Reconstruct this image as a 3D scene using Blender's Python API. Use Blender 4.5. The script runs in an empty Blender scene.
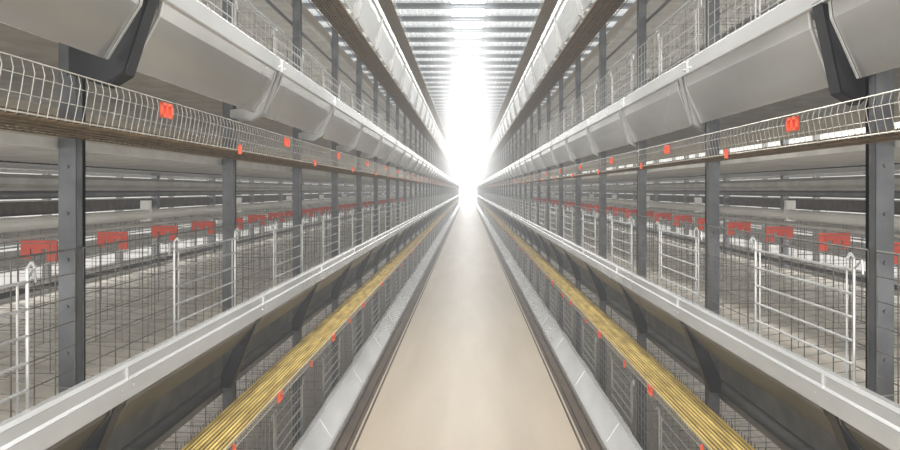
import bpy, math, random
from mathutils import Vector
random.seed(4)
H=1.6
N=66
P=1.2
L=N*P+.5
NI=36
Y0={-1:0.60,1:0.53}
scene=bpy.context.scene
scene.view_settings.view_transform='Standard'
col=scene.collection

# ---------------------------------------------------------------- materials
def mat(name,c1,c2=None,rough=0.5,metal=0.0,scale=8.0,stretch=(1,1,1),bump=0.0,detail=4,emit=None,lo=0.3,hi=0.7):
    m=bpy.data.materials.new(name); m.use_nodes=True
    nt=m.node_tree; b=nt.nodes['Principled BSDF']
    b.inputs['Roughness'].default_value=rough
    b.inputs['Metallic'].default_value=metal
    if emit:
        b.inputs['Emission Color'].default_value=(*c1,1); b.inputs['Emission Strength'].default_value=emit
    tc=nt.nodes.new('ShaderNodeTexCoord'); mp=nt.nodes.new('ShaderNodeMapping')
    mp.inputs['Scale'].default_value=stretch
    nz=nt.nodes.new('ShaderNodeTexNoise'); nz.inputs['Scale'].default_value=scale; nz.inputs['Detail'].default_value=detail
    rp=nt.nodes.new('ShaderNodeValToRGB')
    rp.color_ramp.elements[0].position=lo; rp.color_ramp.elements[1].position=hi
    rp.color_ramp.elements[0].color=(*c1,1); rp.color_ramp.elements[1].color=(*(c2 or c1),1)
    nt.links.new(tc.outputs['Object'],mp.inputs['Vector']); nt.links.new(mp.outputs['Vector'],nz.inputs['Vector'])
    nt.links.new(nz.outputs['Fac'],rp.inputs['Fac']); nt.links.new(rp.outputs['Color'],b.inputs['Base Color'])
    if bump:
        bp=nt.nodes.new('ShaderNodeBump'); bp.inputs['Strength'].default_value=bump; bp.inputs['Distance'].default_value=0.01
        nt.links.new(nz.outputs['Fac'],bp.inputs['Height']); nt.links.new(bp.outputs['Normal'],b.inputs['Normal'])
    return m
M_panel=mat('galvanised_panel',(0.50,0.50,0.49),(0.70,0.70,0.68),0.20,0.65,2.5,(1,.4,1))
M_panel2=mat('dark_panel_shade',(0.10,0.10,0.098),(0.17,0.17,0.165),0.35,0.5,5)  # dark copy of the panel grey; shade under the lip is painted in
M_seam=mat('folded_seam',(0.60,0.60,0.59),(0.74,0.74,0.73),0.25,0.4,5)
M_lip=mat('bright_galvanised',(0.62,0.63,0.63),(0.82,0.83,0.83),0.20,0.6,5,(1,0.3,1))
M_post=mat('zinc_post',(0.085,0.092,0.10),(0.155,0.163,0.173),0.34,0.5,10)
M_brk=mat('dark_bracket',(0.012,0.013,0.016),(0.028,0.030,0.036),0.45,0.3,12)
M_brk2=mat('grey_bracket',(0.36,0.36,0.355),(0.50,0.50,0.485),0.35,0.4,12)
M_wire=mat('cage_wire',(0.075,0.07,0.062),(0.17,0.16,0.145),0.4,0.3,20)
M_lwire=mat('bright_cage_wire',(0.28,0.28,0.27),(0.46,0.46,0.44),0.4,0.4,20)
M_fwire=mat('cage_floor_wire',(0.22,0.21,0.19),(0.36,0.34,0.31),0.4,0.2,20)
M_fence=mat('tray_wire',(0.40,0.385,0.34),(0.60,0.58,0.53),0.32,0.5,20)
M_bwire=mat('brown_tray_wire',(0.09,0.06,0.03),(0.20,0.14,0.075),0.5,0.2,20)
M_door=mat('zinc_door_wire',(0.44,0.45,0.45),(0.62,0.63,0.62),0.28,0.5,20)
M_red=mat('red_plastic',(0.74,0.095,0.04),(0.84,0.13,0.055),0.4,0,10)
M_cup=mat('dull_red_plastic',(0.50,0.055,0.03),(0.62,0.085,0.05),0.5,0,10)
M_belt=mat('belt_brown',(0.04,0.024,0.010),(0.10,0.065,0.028),0.8,0,40)
M_bband=mat('dark_brown_band',(0.07,0.05,0.035),(0.13,0.10,0.075),0.8,0,20)
M_cord=mat('yellow_cord',(0.30,0.20,0.04),(0.60,0.44,0.12),0.8,0,26,(1,0.2,1),lo=.32,hi=.62)
M_cord2=mat('tan_cord',(0.11,0.07,0.03),(0.24,0.165,0.085),0.8,0,35,(1,0.3,1))
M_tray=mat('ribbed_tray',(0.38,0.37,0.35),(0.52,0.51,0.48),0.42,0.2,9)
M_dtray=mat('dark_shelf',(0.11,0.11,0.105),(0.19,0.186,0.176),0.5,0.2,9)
M_beige=mat('beige_side_plate',(0.34,0.30,0.24),(0.46,0.41,0.34),0.6,0,3,(1,0.3,1))
M_pipe=mat('white_pipe',(0.60,0.60,0.57),(0.72,0.72,0.69),0.35,0,3)
M_manure=mat('manure_belt_dusty',(0.58,0.535,0.47),(0.78,0.735,0.66),0.7,0,12)
M_floor=mat('concrete_floor',(0.36,0.30,0.225),(0.44,0.375,0.29),0.42,0,5,(1,0.12,1),0.02,12,lo=.25,hi=.75)
M_wall=mat('wall_paint',(0.60,0.59,0.56),(0.69,0.68,0.65),0.7,0,2)
M_ceil=mat('ceiling_sheet_glow',(0.76,0.80,0.82),(0.84,0.87,0.89),0.6,0,2,emit=.28)  # faint emission added to brighten the metal sheets
M_beam=mat('roof_beam',(0.10,0.12,0.135),(0.15,0.17,0.185),0.5,0.1,3)
M_rail=mat('rusty_rail',(0.030,0.018,0.009),(0.075,0.048,0.025),0.7,0.0,12,(1,0.3,1))
M_sky=mat('skylight_glow',(1.0,0.99,0.97),None,0.5,0,1,emit=9)
M_win=mat('window_glow',(1.0,0.99,0.96),None,0.5,0,1,emit=.55)
M_end=mat('end_window_glow',(1.0,1.0,1.0),None,0.5,0,1,emit=7)

# ---------------------------------------------------------------- mesh builder (z relative to eye height)
class MB:
    def __init__(s): s.v=[]; s.f=[]; s.m=[]
    def _add(s,vs,fs,m):
        o=len(s.v); s.v+=vs
        for f in fs: s.f.append(tuple(i+o for i in f)); s.m.append(m)
    def wire(s,a,b,r,n=4,m=0):
        a=Vector(a); b=Vector(b); d=(b-a)
        if d.length<1e-6: return
        d.normalize(); u=d.cross(Vector((0,0,1)))
        if u.length<0.1: u=d.cross(Vector((0,1,0)))
        u.normalize(); w=d.cross(u); vs=[]
        for p in (a,b):
            for k in range(n):
                t=2*math.pi*(k+.5)/n
                vs.append(tuple(p+u*(r*math.cos(t))+w*(r*math.sin(t))))
        fs=[(k,(k+1)%n,n+(k+1)%n,n+k) for k in range(n)]
        fs.append(tuple(range(n-1,-1,-1))); fs.append(tuple(range(n,2*n)))
        s._add(vs,fs,m)
    def path(s,pts,r,n=5,m=0):
        for a,b in zip(pts,pts[1:]): s.wire(a,b,r,n,m)
    def box(s,x0,x1,y0,y1,z0,z1,m=0):
        if x0>x1: x0,x1=x1,x0
        vs=[(x,y,z) for x in (x0,x1) for y in (y0,y1) for z in (z0,z1)]
        s._add(vs,[(0,1,3,2),(4,6,7,5),(0,4,5,1),(2,3,7,6),(0,2,6,4),(1,5,7,3)],m)
    def hexa(s,bot,top,m=0):
        s._add(list(bot)+list(top),[(3,2,1,0),(4,5,6,7),(0,1,5,4),(1,2,6,5),(2,3,7,6),(3,0,4,7)],m)
    def sheet(s,prof,y0,y1,t,m=0,sg=1):
        for (xa,za),(xb,zb) in zip(prof,prof[1:]):
            dx,dz=xb-xa,zb-za; l=math.hypot(dx,dz) or 1; nx,nz=-dz/l*t/2,dx/l*t/2
            q=[(xa+nx,za+nz),(xb+nx,zb+nz),(xb-nx,zb-nz),(xa-nx,za-nz)]
            s.hexa([(sg*x,y0,z) for x,z in q],[(sg*x,y1,z) for x,z in q],m)
    def plate(s,poly,y0,y1,sg,m=0):
        n=len(poly)
        vs=[(sg*x,y0,z) for x,z in poly]+[(sg*x,y1,z) for x,z in poly]
        fs=[(k,(k+1)%n,n+(k+1)%n,n+k) for k in range(n)]+[tuple(range(n-1,-1,-1)),tuple(range(n,2*n))]
        s._add(vs,fs,m)
    def mesh(s,name,mats,o=(0,0,0)):
        me=bpy.data.meshes.new(name)
        me.from_pydata([(x-o[0],y-o[1],z-o[2]) for x,y,z in s.v],[],s.f)
        for mm in (mats if isinstance(mats,(list,tuple)) else [mats]): me.materials.append(mm)
        if len(set(s.m))>1: me.polygons.foreach_set('material_index',s.m)
        me.update(); return me
def obj(name,me,loc=(0,0,0),parent=None,label=None):
    o=bpy.data.objects.new(name,me); col.objects.link(o)
    if parent: o.parent=parent; o.location=loc
    else: o.location=(loc[0],loc[1],loc[2]+H)
    if label: o['label']=label
    return o
def top(o,label,cat,group=None,kind=None):
    o['label']=label; o['category']=cat
    if group: o['group']=group
    if kind: o['kind']=kind
    return o
def struct(o,label,cat='room'):
    o['kind']='structure'; o['label']=label; o['category']=cat
    return o

# ---------------------------------------------------------------- room shell
def boxobj(name,x0,x1,y0,y1,z0,z1,m):
    b=MB(); c=((x0+x1)/2,(y0+y1)/2,z0); b.box(x0,x1,y0,y1,z0,z1)
    return obj(name,b.mesh(name,m,c),c)
WX=3.7; YE=L+2; CZ=3.2
struct(boxobj('floor',-WX,WX,-3,YE,-H-0.15,-H,M_floor),'dusty beige concrete walkway floor','floor')
b=MB()
for k in range(74):
    x=-WX+k*0.1
    b.hexa([(x,-3,CZ),(x+.05,-3,CZ+.03),(x+.1,-3,CZ),(x+.1,-3,CZ+.1)],[(x,YE,CZ),(x+.05,YE,CZ+.03),(x+.1,YE,CZ),(x+.1,YE,CZ+.1)])
b.box(-WX,WX,-3,YE,CZ+.06,CZ+.12)
struct(obj('ceiling',b.mesh('ceiling',M_ceil)),'pale corrugated metal roof sheets with added glow','ceiling')
for s,nm in ((-1,'wall_left'),(1,'wall_right')):
    struct(boxobj(nm,s*WX,s*(WX+.12),-3,YE,-H,CZ+.1,M_wall),'pale painted long side wall','wall')
struct(boxobj('wall_far',-WX,WX,YE,YE+.12,-H,CZ+.1,M_wall),'pale end wall lost in bright glare','wall')
struct(boxobj('window_1',-.27,.27,3,YE,CZ-.015,CZ-.003,M_sky),'long glowing translucent ridge skylight strip','window')
for s,nm in ((-1,'window_2'),(1,'window_3')):
    struct(boxobj(nm,s*(WX-.03),s*(WX-.002),-2.5,YE,-.75,1.1,M_win),'long bright translucent side window band','window')
struct(boxobj('window_4',-1.3,1.3,YE-.05,YE-.002,-H+.05,CZ-.1,M_end),'blazing white daylight opening','window')
bm=MB(); bm.box(-WX,WX,-.05,.05,CZ-.085,CZ-.075); bm.box(-WX,WX,-.05,.05,CZ-.02,CZ-.005); bm.box(-WX,WX,-.006,.006,CZ-.08,CZ-.01)
me=bm.mesh('roof_beam',M_beam,(0,0,CZ))
for i in range(88):
    top(obj('roof_beam',me,(0,1.2+i*.9,CZ)),'blue-grey steel roof beam spanning under the ceiling','beam','roof beams')

# ---------------------------------------------------------------- per side/tier numbers
PX=1.03
def lipx(s,t): return {'low':.80,'mid':.88,'up':.80 if s<0 else .92,'top':.80}[t]
LIPZ={'low':-1.38,'mid':-.450,'up':.565,'top':1.68}
CAGEZ={'low':-.95,'mid':0.0,'up':.98}
EGG={'mid':(-.90,.82,1.0),'up':(.14,None,None),'top':(1.2,.80,1.0),'cap':(2.06,.82,1.0)}
TIERWORD={'low':'lowest','mid':'lower','up':'middle','top':'upper','cap':'topmost'}

# ---------------------------------------------------------------- posts
for s in (-1,1):
    for xx,nn in ((PX,N),(2.42,NI)):
        b=MB()
        z0,z1=-H,2.3
        w=.022
        b.box(s*(xx-w),s*(xx+w),-.002,.002,z0,z1)
        b.box(s*(xx-w),s*(xx-w+.004),-.0,.045,z0,z1)
        b.box(s*(xx+w-.004),s*(xx+w),-.0,.045,z0,z1)
        b.box(s*(xx-w),s*(xx-w+.004),.03,.045,z0,z1)
        z=z0+.1
        while z<z1:
            b.wire((s*xx,-.002,z),(s*xx,-.006,z),.005,6); z+=.12
        b.box(s*(xx-.05),s*(xx+.05),-.03,.07,z0,z0+.008)
        me=b.mesh('support_post',M_post,(s*xx,0,-H))
        for i in range(nn):
            y=Y0[s]+P*(i+1)
            top(obj('support_post',me,(s*xx,y,-H)),'grey galvanised channel steel post with bolt holes','post','cage row support posts')

# ---------------------------------------------------------------- cages
def grid(b,o,u,v,nu,nv,r,n=4,m=0):
    o=Vector(o);u=Vector(u);v=Vector(v)
    for k in range(nu+1): p=o+u*(k/nu); b.wire(p,p+v,r,n,m)
    for k in range(nv+1): p=o+v*(k/nv); b.wire(p,p+u,r,n,m)
def front(b,s,m=0,nu=14,r=.0017,x=1.0,nv=6):
    grid(b,(s*x,.02,-.515),(0,P-.04,0),(0,0,.365),nu,nv,r,4,m)
    b.wire((s*x,.02,-.15),(s*x,P-.02,-.15),.003,5,m)
def part(b,s,y,m=0,r=.0013,x=1.01):
    grid(b,(s*x,y,-.48),(s*.66,0,0),(0,0,.34),8,6,r,4,m)
def flr(b,s,m=0):
    grid(b,(s*.99,.01,-.51),(0,P-.02,0),(s*.74,0,.09),12,7,.0014,4,m)
def door(b,s,m=0,r=.0038):
    a,c=(.54,1.15) if s<0 else (.05,.66)
    x=s*.982
    for k in range(6):
        z=-.505+k*.06; b.wire((x,a,z),(x,c,z),r,6,m)
    for yy in (a,c):
        b.path([(x,yy,-.515),(x,yy,-.175),(x-s*.010,yy,-.16),(x-s*.018,yy,-.175)],r,6,m)
    b.path([(x,a,-.20),(x,a-.035,-.175),(x,a-.04,-.21)],.0030,5,m)
    b.path([(x,c,-.20),(x,c+.025,-.175),(x,c+.03,-.21)],.0030,5,m)
    for yy in (a+.035,c-.035): b.wire((x,yy,-.515),(x,yy,-.2),.0026,5,m)
def cup(b,s,y,m=0):
    xa,xb=1.14,1.24; xm=1.195
    b.box(s*xa,s*xb,y,y+.006,-.163,-.140,m)
    b.box(s*(xb-.026),s*xb,y,y+.006,-.190,-.162,m)
    b.box(s*(xm-.012),s*(xm+.012),y,y+.006,-.178,-.162,m)
    b.box(s*xa,s*(xa+.028),y,y+.006,-.198,-.162,m)
for s in (-1,1):
    ox=(s*1.0,0,-.50)
    ms={}
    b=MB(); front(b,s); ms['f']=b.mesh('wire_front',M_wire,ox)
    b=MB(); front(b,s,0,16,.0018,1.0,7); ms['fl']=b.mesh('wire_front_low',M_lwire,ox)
    b=MB(); part(b,s,.0); ms['p']=b.mesh('wire_partition',M_wire,ox)
    b=MB(); flr(b,s); ms['l']=b.mesh('wire_floor',M_fwire,ox)
    b=MB(); door(b,s); ms['d']=b.mesh('cage_door',M_door,ox)
    b=MB(); cup(b,s,0); ms['c']=b.mesh('drinking_cup',M_cup,ox)
    def lod(nm,cups,wm):
        b=MB(); front(b,s,0,9,.0015,1.0,5); part(b,s,.03); part(b,s,.6); door(b,s,1)
        if cups:
            for k in range(3): cup(b,s,.14+.4*k,2)
        return b.mesh(nm,[wm,M_door,M_cup],ox)
    lods={'mid':lod('battery_cage_cups',True,M_wire),'low':lod('battery_cage_plain',False,M_lwire)}
    lod_nocup=lod('battery_cage_far_plain',False,M_wire)
    b=MB(); front(b,s,0,13,.0018,1.0,7); part(b,s,.03); part(b,s,.41); part(b,s,.8); door(b,s,0)
    lods['up']=b.mesh('battery_cage_upper',[M_wire],ox)
    b=MB(); door(b,s,0,.0028); ms['du']=b.mesh('cage_door_upper',M_brk2,ox)
    for t in ('low','mid','up'):
        dz=CAGEZ[t]
        for i in range(NI):
            y=Y0[s]+P*i; loc=(s*1.0,y,-.50+dz)
            if i<8:
                e=obj('battery_cage',None,loc)
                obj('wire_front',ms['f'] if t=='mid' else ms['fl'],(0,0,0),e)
                for yy in ((.03,.41,.80) if t!='up' else (.03,.32,.62,.92)): obj('wire_partition',ms['p'],(0,yy,0),e)
                obj('wire_floor',ms['l'],(0,0,0),e)
                obj('cage_door',ms['d'] if t!='up' else ms['du'],(0,-.19 if (i==0 and s<0) else 0,0),e,'galvanised barred door')
                if t=='mid':
                    for k in range(3): obj('drinking_cup',ms['c'],(0,.14+.4*k,0),e,'red plastic drinking cup')
            else: e=obj('battery_cage',lods[t] if (t!='mid' or i<10) else lod_nocup,loc)
            top(e,'galvanised wire hen cage with barred door, %s tier'%TIERWORD[{'low':'mid','mid':'up','up':'top'}[t]],'cage','empty hen cages in the rows')
    # cages facing the neighbouring aisle
    b=MB(); front(b,s,0,5,.0018,2.39,3)
    b.wire((s*2.37,.02,-.30),(s*2.37,P-.02,-.30),.006,5,1); b.wire((s*2.37,.02,-.42),(s*2.37,P-.02,-.42),.006,5,1)
    grid(b,(s*1.78,.05,-.46),(s*.6,0,0),(0,0,.34),5,4,.0014,4,0)
    rm=b.mesh('battery_cage_rear',[M_wire,M_door],(s*1.78,0,-.50))
    for i in range(NI):
        top(obj('battery_cage',rm,(s*1.78,Y0[s]+P*i,-.50)),'galvanised wire hen cage facing the neighbouring aisle','cage','hen cages of the neighbouring aisle')
b=MB()
for s in (-1,1):
    for i in range(N):
        y=Y0[s]+P*i
        for k in range(9): b.wire((s*1.0,y+.06+k*.13,1.70),(s*1.0,y+.06+k*.13,2.02),.003,3)
        if i>=NI:
            for z in (-1.45,-.5,.48):
                for k in range(4): b.wire((s*1.0,y+.1+k*.3,z),(s*1.0,y+.1+k*.3,z+.36),.004,3)
    for z in (-1.45,-.5,.48):
        for k in range(5): b.wire((s*1.0,Y0[s]+P*NI,z+k*.08),(s*1.0,L,z+k*.08),.004,3)
    for k in range(1,6): b.wire((s*1.0,1,1.64+k*.08),(s*1.0,L,1.64+k*.08),.003,3)
top(obj('battery_cage',b.mesh('battery_cage_far',M_wire,(0,0,-1.45)),(0,0,-1.45)),'distant and topmost galvanised wire cages','cage','distant and topmost cages','stuff')

# ---------------------------------------------------------------- feed troughs
for s in (-1,1):
    ys=0.4; ye=L
    for t in ('low','mid','up','top'):
        x=lipx(s,t); z=LIPZ[t]; o=(s*x,0,z)
        if t=='up' and s>0: z=.55
        e=obj('feed_trough',None,o)
        top(e,'long galvanised feed trough along the %s cage tier'%TIERWORD[t],'feed trough','feed troughs')
        b=MB()
        if t=='low':
            prof=[(.92,z+.012),(.895,z+.008),(.815,z-.115),(.807,z-.125),(.807,z-.16)]
            b.sheet(prof,ys,ye,.005,0,s)
            for i in range(N):
                y=Y0[s]+P*(i+1)
                b.sheet([(.89,z+.004),(.818,z-.106)],y-.002,y+.002,.009,0,s)
        else:
            h=.085 if t=='mid' else .062
            prof=[(x+.025,z-.012),(x+.016,z),(x+.006,z),(x,z-.008),(x,z-h),(x+.03,z-h-.004)]
            if t=='mid': prof=[(x+.030,z-.010),(x+.020,z),(x+.006,z),(x,z-.008),(x,z-h*.40),(x-.006,z-h*.48),(x-.006,z-h),(x+.03,z-h-.004)]
            b.sheet(prof,ys,ye,.004,0,s)
            b.sheet([(x+.025,z-.012),(x+.03,z-.08),(.985,z-.085),(.99,z-.065)],ys,ye,.004,0,s)
            for i in range(N):
                y=Y0[s]+P*(i+1)
                b.box(s*(x-.007),s*x,y-.0015,y+.0015,z-h+.003,z-.005)
                for q in (-.03,.03): b.wire((s*(x-.003),y+q,z-h*.7),(s*(x-.009),y+q,z-h*.7),.004,6)
        obj('trough_lip',b.mesh('trough_lip',M_lip,o),(0,0,0),e,'bright galvanised trough edge')
        if t=='low': continue
        zt=z-h-.002
        sh=.12 if (t=='up' and s>0) else 0
        if t=='up': bx,bz=(.90,.325) if s<0 else (1.0,.285)
        elif t=='mid': bx,bz=(.97,-.655)
        else: bx,bz=(.87,1.33)
        gp=.055 if t=='up' else .030
        b=MB(); a,c=gp,P-.045; i0,i1=a+.010,c-.010
        def pt(f,y,off=0): 
            X=x+.012+(bx-x-.012)*f; Z=zt+(bz-zt)*f
            return (s*(X+off),y,Z)
        for (f0,f1,o0,o1) in ((0,.22,0,-.010),(.22,1,-.010,0)):
            q=[pt(f0,a,o0),pt(f0,c,o0),pt(f1,i1 if f1==1 else c,o1),pt(f1,i0 if f1==1 else a,o1)]
            b.hexa(q,[(X+s*.003,Y,Z) for X,Y,Z in q])
        for (ya,yb,sg2) in ((a,i0,1),(c,i1,-1)):
            for (f0,f1,o0,o1) in ((0,.22,-.002,-.012),(.22,1,-.012,-.002)):
                A=pt(f0,ya,o0); B=pt(f1,yb if f1==1 else ya,o1)
                q=[A,B,(B[0],B[1]+sg2*.010,B[2]),(A[0],A[1]+sg2*.010,A[2])]
                b.hexa(q,[(X-s*.002,Y,Z) for X,Y,Z in q],1)
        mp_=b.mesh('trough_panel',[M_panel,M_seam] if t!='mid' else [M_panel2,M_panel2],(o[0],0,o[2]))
        def bracket(wd,m,nm,dp=.03,wide=0):
            b=MB()
            foot=1.01 if bx<.96 else 1.045
            poly=[(x+.0,zt+.01),(x+wd,zt+.01),(bx+wd-.02,bz+.03+wide),(foot,bz+.015+wide),(foot,bz-.015-wide*.5),(bx+.02,bz-dp),(bx-.030,bz+.03-dp)]
            b.plate(poly,-.03,-.024,s)
            for (xa,za),(xb,zb) in zip(poly[4:]+poly[:1],poly[5:]+poly[:1]):
                b.sheet([(xa,za),(xb,zb)],-.03,.020 if wide else .010,.005,0,s)
            for q in (.3,.6): 
                X=x+.02+(bx-x)*q; Z=zt+(bz-zt)*q
                b.wire((s*X,-.03,Z),(s*X,-.037,Z),.006,6)
            return b.mesh(nm,m,(o[0],0,o[2]))
        if t=='mid':
            b=MB(); w2=.022
            poly=[(x+.005,zt+.01),(x+.005+2*w2,zt+.01),(1.05,-.79),(1.05,-.84),(1.01,-.84)]
            b.plate(poly,-.03,-.024,s)
            b.sheet([poly[4],poly[0]],-.03,.018,.004,0,s)
            bf=b.mesh('trough_strut',M_brk,(o[0],0,o[2])); bn=bf
        else:
            bn=bracket(.070,M_brk,'trough_bracket_dark',.060,.03)
            bf=bracket(.026,M_brk2,'trough_bracket_grey')
        for i in range(N):
            y=Y0[s]+P*i+sh
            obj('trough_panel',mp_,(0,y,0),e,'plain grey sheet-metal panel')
            k=obj('trough_bracket',bn if (i==0 and t=='up') else bf,(0,y+P,0),e)
            if i==0 and t=='up': k['label']='dark steel support bracket'

# ---------------------------------------------------------------- egg belts
for s in (-1,1):
    for t,(z,xa,xb) in EGG.items():
        if t=='up': xa,xb=(.80,1.0) if s<0 else (.905,1.0)
        if t=='up': z=.145 if s<0 else .13
        hf=(.088 if s<0 else .078) if t=='up' else .04
        if t=='mid': hf=.028
        tilt=.014 if t=='up' else .004
        o=(s*xa,0,z); ys=.4; ye=L
        e=obj('egg_belt',None,o)
        top(e,'woven egg collection belt in a wire tray, %s tier'%TIERWORD[t],'conveyor belt','egg collection belts')
        b=MB()
        if t!='up': b.box(s*(xa+.012),s*(xb-.01),ys,ye,z,z+.003)
        nc=10 if t=='mid' else 9
        for k in range(nc):
            xc=xa+.018+(xb-xa-.036)*k/(nc-1)
            if t=='mid': b.wire((s*xc,ys,z+.006),(s*xc,ye,z+.006),.0042 if k%3 else .0058,6,1)
            else: b.box(s*(xc-.0065),s*(xc+.0065),ys,ye,z-.006,z+.001,1)
        obj('woven_belt',b.mesh('woven_belt',[M_belt,M_cord if t=='mid' else M_cord2],o),(0,0,0),e,'yellow-brown woven cord belt')
        b=MB()
        y=ys
        while y<ye:
            far=y>14
            st=.030 if not far else .1
            r=.0009 if not far else .0016
            if t in('top','cap'): st*=2; 
            zb_=z-.010
            b.path([(s*xb,y,z+.015),(s*xb,y,zb_),(s*xa,y,zb_)],r*1.6,3,1)
            if t not in('top','cap'):
                b.path([(s*xa,y,zb_),(s*(xa-tilt*.6),y,z+hf*.35),(s*(xa-tilt),y,z+hf*.75),(s*(xa-tilt+.005),y,z+hf)],r,3,0)
            y+=st
        for q,rr in ((0,.002),(.35,.0009),(.7,.0009),(1,.0018)):
            X=xa-tilt*(q if q<1 else .7)
            b.wire((s*X,ys,z-.006+(hf+.006)*q),(s*X,ye,z-.006+(hf+.006)*q),rr,5,0)
        for q in (.2,.4,.6,.8,1):
            X=xa+(xb-xa)*q; b.wire((s*X,ys,z-.013),(s*X,ye,z-.013),.0025,4,1)
        obj('wire_guard',b.mesh('wire_guard',[M_fence,M_bwire],o),(0,0,0),e,'fine galvanised wire tray')
        if t in('up','mid'):
            b=MB(); zz=z+hf-.040; X=s*(xa-tilt-.006)
            if t=='mid': zz=z+.003
            b.box(X,X-s*.003,-.032,.032,zz-.008,zz+.030)
            for q in (zz+.022,zz-.008): b.box(X,X-s*.008,-.032,.032,q,q+.008)
            for q in (-.032,-.004,.024): b.box(X,X-s*.008,q,q+.008,zz-.008,zz+.03)
            m1=b.mesh('belt_clip',M_red,(o[0],0,o[2]))
            X=s*(xa-.004); b=MB(); b.box(X+s*.004,X-s*.006,-.005,.005,z-.02,z+.012)
            m2=b.mesh('belt_hook',M_red,(o[0],0,o[2]))
            for i in range(24):
                obj('belt_clip',m1,(0,1.80+(0 if s<0 else .10)+P*i,0),e,'red-orange plastic clip')
                obj('belt_hook',m2,(0,2.44+P*i,0),e,'small red plastic hook')

# ---------------------------------------------------------------- manure trays, pipes, rails
for s in (-1,1):
    for z,t in ((-.87,'low'),(.11,'mid'),(1.10,'up')):
        o=(s*1.12,0,z)
        e=top(obj('manure_conveyor',None,o),'ribbed grey manure conveyor running under the cages','conveyor','manure conveyors')
        b=MB(); y=.4
        while y<L:
            for k,(dz0,dz1) in enumerate(((0,.014),(.014,0))):
                ya=y+k*.025
                vs=[(s*1.06,ya,z+dz0),(s*1.06,ya+.025,z+dz1),(s*1.76,ya+.025,z+dz1),(s*1.76,ya,z+dz0)]
                b._add(vs,[(0,1,2,3)],0)
            y+=.05
        b.box(s*1.056,s*1.063,.4,L,z-.004,z+.022,0)
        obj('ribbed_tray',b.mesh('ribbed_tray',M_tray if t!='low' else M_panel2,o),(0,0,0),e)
        b=MB()
        if t=='mid': b.sheet([(1.16,z+.02),(1.16,z+.05)],.4,L,.004,0,s); b.sheet([(1.20,z+.08),(1.20,z+.13)],.4,L,.004,0,s)
        else: b.sheet([(1.14,z+.02),(1.12,z+.16)],.4,L,.004,0,s)
        obj('side_plate',b.mesh('side_plate',M_beige if t!='low' else M_dtray,o),(0,0,0),e,'dull side plate')  # low plate coloured dark to imitate shade in the gap
        b=MB(); zz=z+.27
        b.box(s*1.06,s*2.40,.4,L,zz,zz+.006)
        if t!='up': obj('dung_belt',b.mesh('dung_belt',M_manure,o),(0,0,0),e,'dusty pale plastic belt')
        b=MB(); b.box(s*1.84,s*2.40,.4,L,z+.0,z+.01); b.box(s*1.84,s*1.845,.4,L,z,z+.12)
        obj('rear_tray',b.mesh('rear_tray',M_dtray,o),(0,0,0),e,'grey underside tray')
    for dz,t in ((-.95,'low'),(0,'mid'),(.98,'up')):
        z=-.105+dz; o=(s*1.38,0,z)
        b=MB(); b.wire((s*1.38,.4,z),(s*1.38,L,z),.022,12)
        y=.6
        while y<L: b.box(s*1.36,s*1.40,y-.01,y+.01,z-.028,z+.06); y+=P
        top(obj('water_pipe',b.mesh('water_pipe',M_pipe,o),o),'white plastic water pipe above the cages','pipe','water pipes')
    for z,x,r,m in ((.035,1.76,.030,M_tray),(-.02,1.77,.018,M_post),(.03,2.42,.04,M_pipe),(-.40,1.76,.012,M_post),(-.22,2.40,.03,M_tray),(.90,1.06,.010,M_lip),(.84,1.40,.014,M_post),(1.0,1.06,.010,M_post),(-.128,1.19,.006,M_tray),(.60,1.30,.010,M_lip),(.74,1.06,.006,M_lwire)):
        o=(s*x,0,z); b=MB(); b.wire((s*x,.4,z),(s*x,L,z),r,8)
        top(obj('steel_rail',b.mesh('steel_rail',m,o),o),'long grey steel rail through the cage row','rail','long steel rails')
    for z in (-.14,.10-.98,.15):
        o=(s*2.5,0,z); b=MB()
        b.box(s*2.44,s*2.68,.4,L,z,z+.012)
        b.box(s*2.44,s*2.445,.4,L,z,z+.075)
        b.box(s*2.675,s*2.68,.4,L,z,z+.04)
        top(obj('egg_belt',b.mesh('egg_belt_rear',M_bband,o),o),'brown egg belt on the neighbouring aisle face','conveyor belt','rear egg belts')
    # neighbouring row face beyond the next aisle
    o=(s*3.45,0,-.6); b=MB()
    for zz,hh in ((-.03,.07),(.13,.06),(-.20,.12),(-.42,.17),(.25,.08),(-.60,.14)): b.box(s*3.44,s*3.47,.4,L,zz,zz+hh)
    y=.9
    while y<40: b.box(s*3.42,s*3.47,y,y+.05,-H,1.6); y+=P
    top(obj('cage_rack',b.mesh('cage_rack',M_tray,o),o),'grey steel racking against the side wall','rack','wall racks')
    # floor rail
    o=(s*.76,0,-H); b=MB()
    b.box(s*.700,s*.709,.3,L,-H,-H+.012); b.box(s*.728,s*.82,.3,L,-H+.0,-H+.006); b.box(s*.748,s*.757,.3,L,-H,-H+.025)
    top(obj('floor_rail',b.mesh('floor_rail',M_rail,o),o),'brown rusty cart rail along the walkway edge','rail','cart rails')

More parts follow.
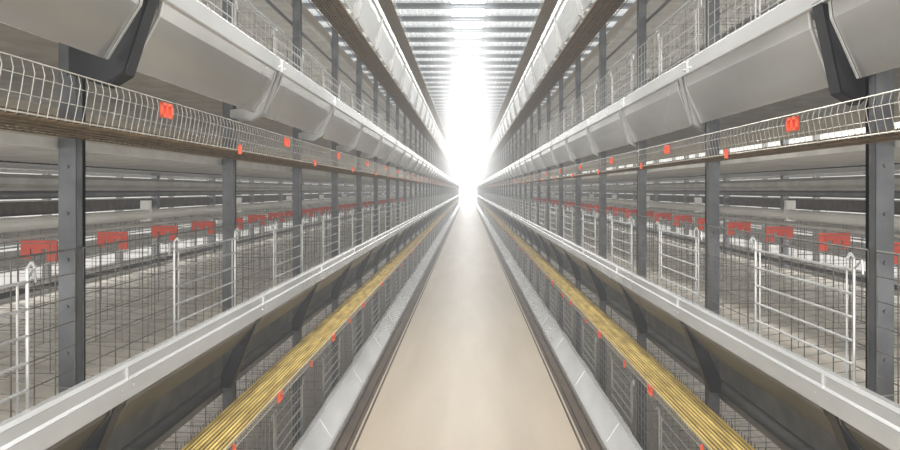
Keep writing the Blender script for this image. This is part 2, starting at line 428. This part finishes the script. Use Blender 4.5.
# ---------------------------------------------------------------- emissive haze: world volume as glare veil, nested boxes as bloom down the aisle
def volmat(nt,out,dens,em):
    ab=nt.nodes.new('ShaderNodeVolumeAbsorption'); e=nt.nodes.new('ShaderNodeEmission'); ad=nt.nodes.new('ShaderNodeAddShader')
    ab.inputs['Color'].default_value=(0,0,0,1); ab.inputs['Density'].default_value=dens
    e.inputs['Color'].default_value=(1,.995,.98,1); e.inputs['Strength'].default_value=em
    nt.links.new(ab.outputs[0],ad.inputs[0]); nt.links.new(e.outputs[0],ad.inputs[1]); nt.links.new(ad.outputs[0],out.inputs['Volume'])
def haze(name,hx,y0,y1,z0,z1,dens,em,label):  # self-lit box whose emission imitates bloom
    b=MB(); b.box(-hx,hx,y0,y1,z0,z1)
    m=bpy.data.materials.new('glow_haze'); m.use_nodes=True; nt=m.node_tree; nt.nodes.clear()
    volmat(nt,nt.nodes.new('ShaderNodeOutputMaterial'),dens,em)
    o=obj(name,b.mesh(name,m)); top(o,label,'haze',None,'stuff')
haze('bloom_haze',.76,12,YE-.2,.30,CZ-.15,.003,.042,'glowing volume added as bloom around the far aisle')
haze('bloom_haze',.36,8,YE-.3,.37,CZ-.17,.003,.060,'glowing volume added as bloom around the far aisle')

# ---------------------------------------------------------------- lights, world, camera
w=bpy.data.worlds.new('world'); scene.world=w; w.use_nodes=True
w.node_tree.nodes['Background'].inputs['Color'].default_value=(1,.97,.92,1); w.node_tree.nodes['Background'].inputs['Strength'].default_value=1.2
volmat(w.node_tree,w.node_tree.nodes['World Output'],.010,.012)  # emission lifts the whole view like a glare veil
def area(name,loc,rot,sx,sy,en,c=(1,.97,.92)):
    l=bpy.data.lights.new(name,'AREA'); l.shape='RECTANGLE'; l.size=sx; l.size_y=sy; l.energy=en; l.color=c
    o=bpy.data.objects.new(name,l); o.location=loc; o.rotation_euler=rot; col.objects.link(o)
area('rear_fill',(0,-2.6,1.9),(math.radians(90),0,0),6.5,3.0,165)  # added fill behind the camera
area('aisle_fill',(0,3.5,4.3),(0,0,0),.5,8,230)  # added soft fill over the aisle, no real fixture
for s in (-1,1):
    area('side_aisle_fill',(s*3.3,14,1.9),(0,math.radians(90)*s,0),2.6,32,700)  # added fill from both sides to brighten the cage interiors

cam=bpy.data.cameras.new('camera'); cam.lens=28; cam.sensor_width=36; cam.shift_x=-18/900; cam.shift_y=-35/900; cam.clip_start=.02; cam.clip_end=300
c=bpy.data.objects.new('camera',cam); c.location=(0,0,H); c.rotation_euler=(math.radians(90),0,0); col.objects.link(c)
scene.camera=c
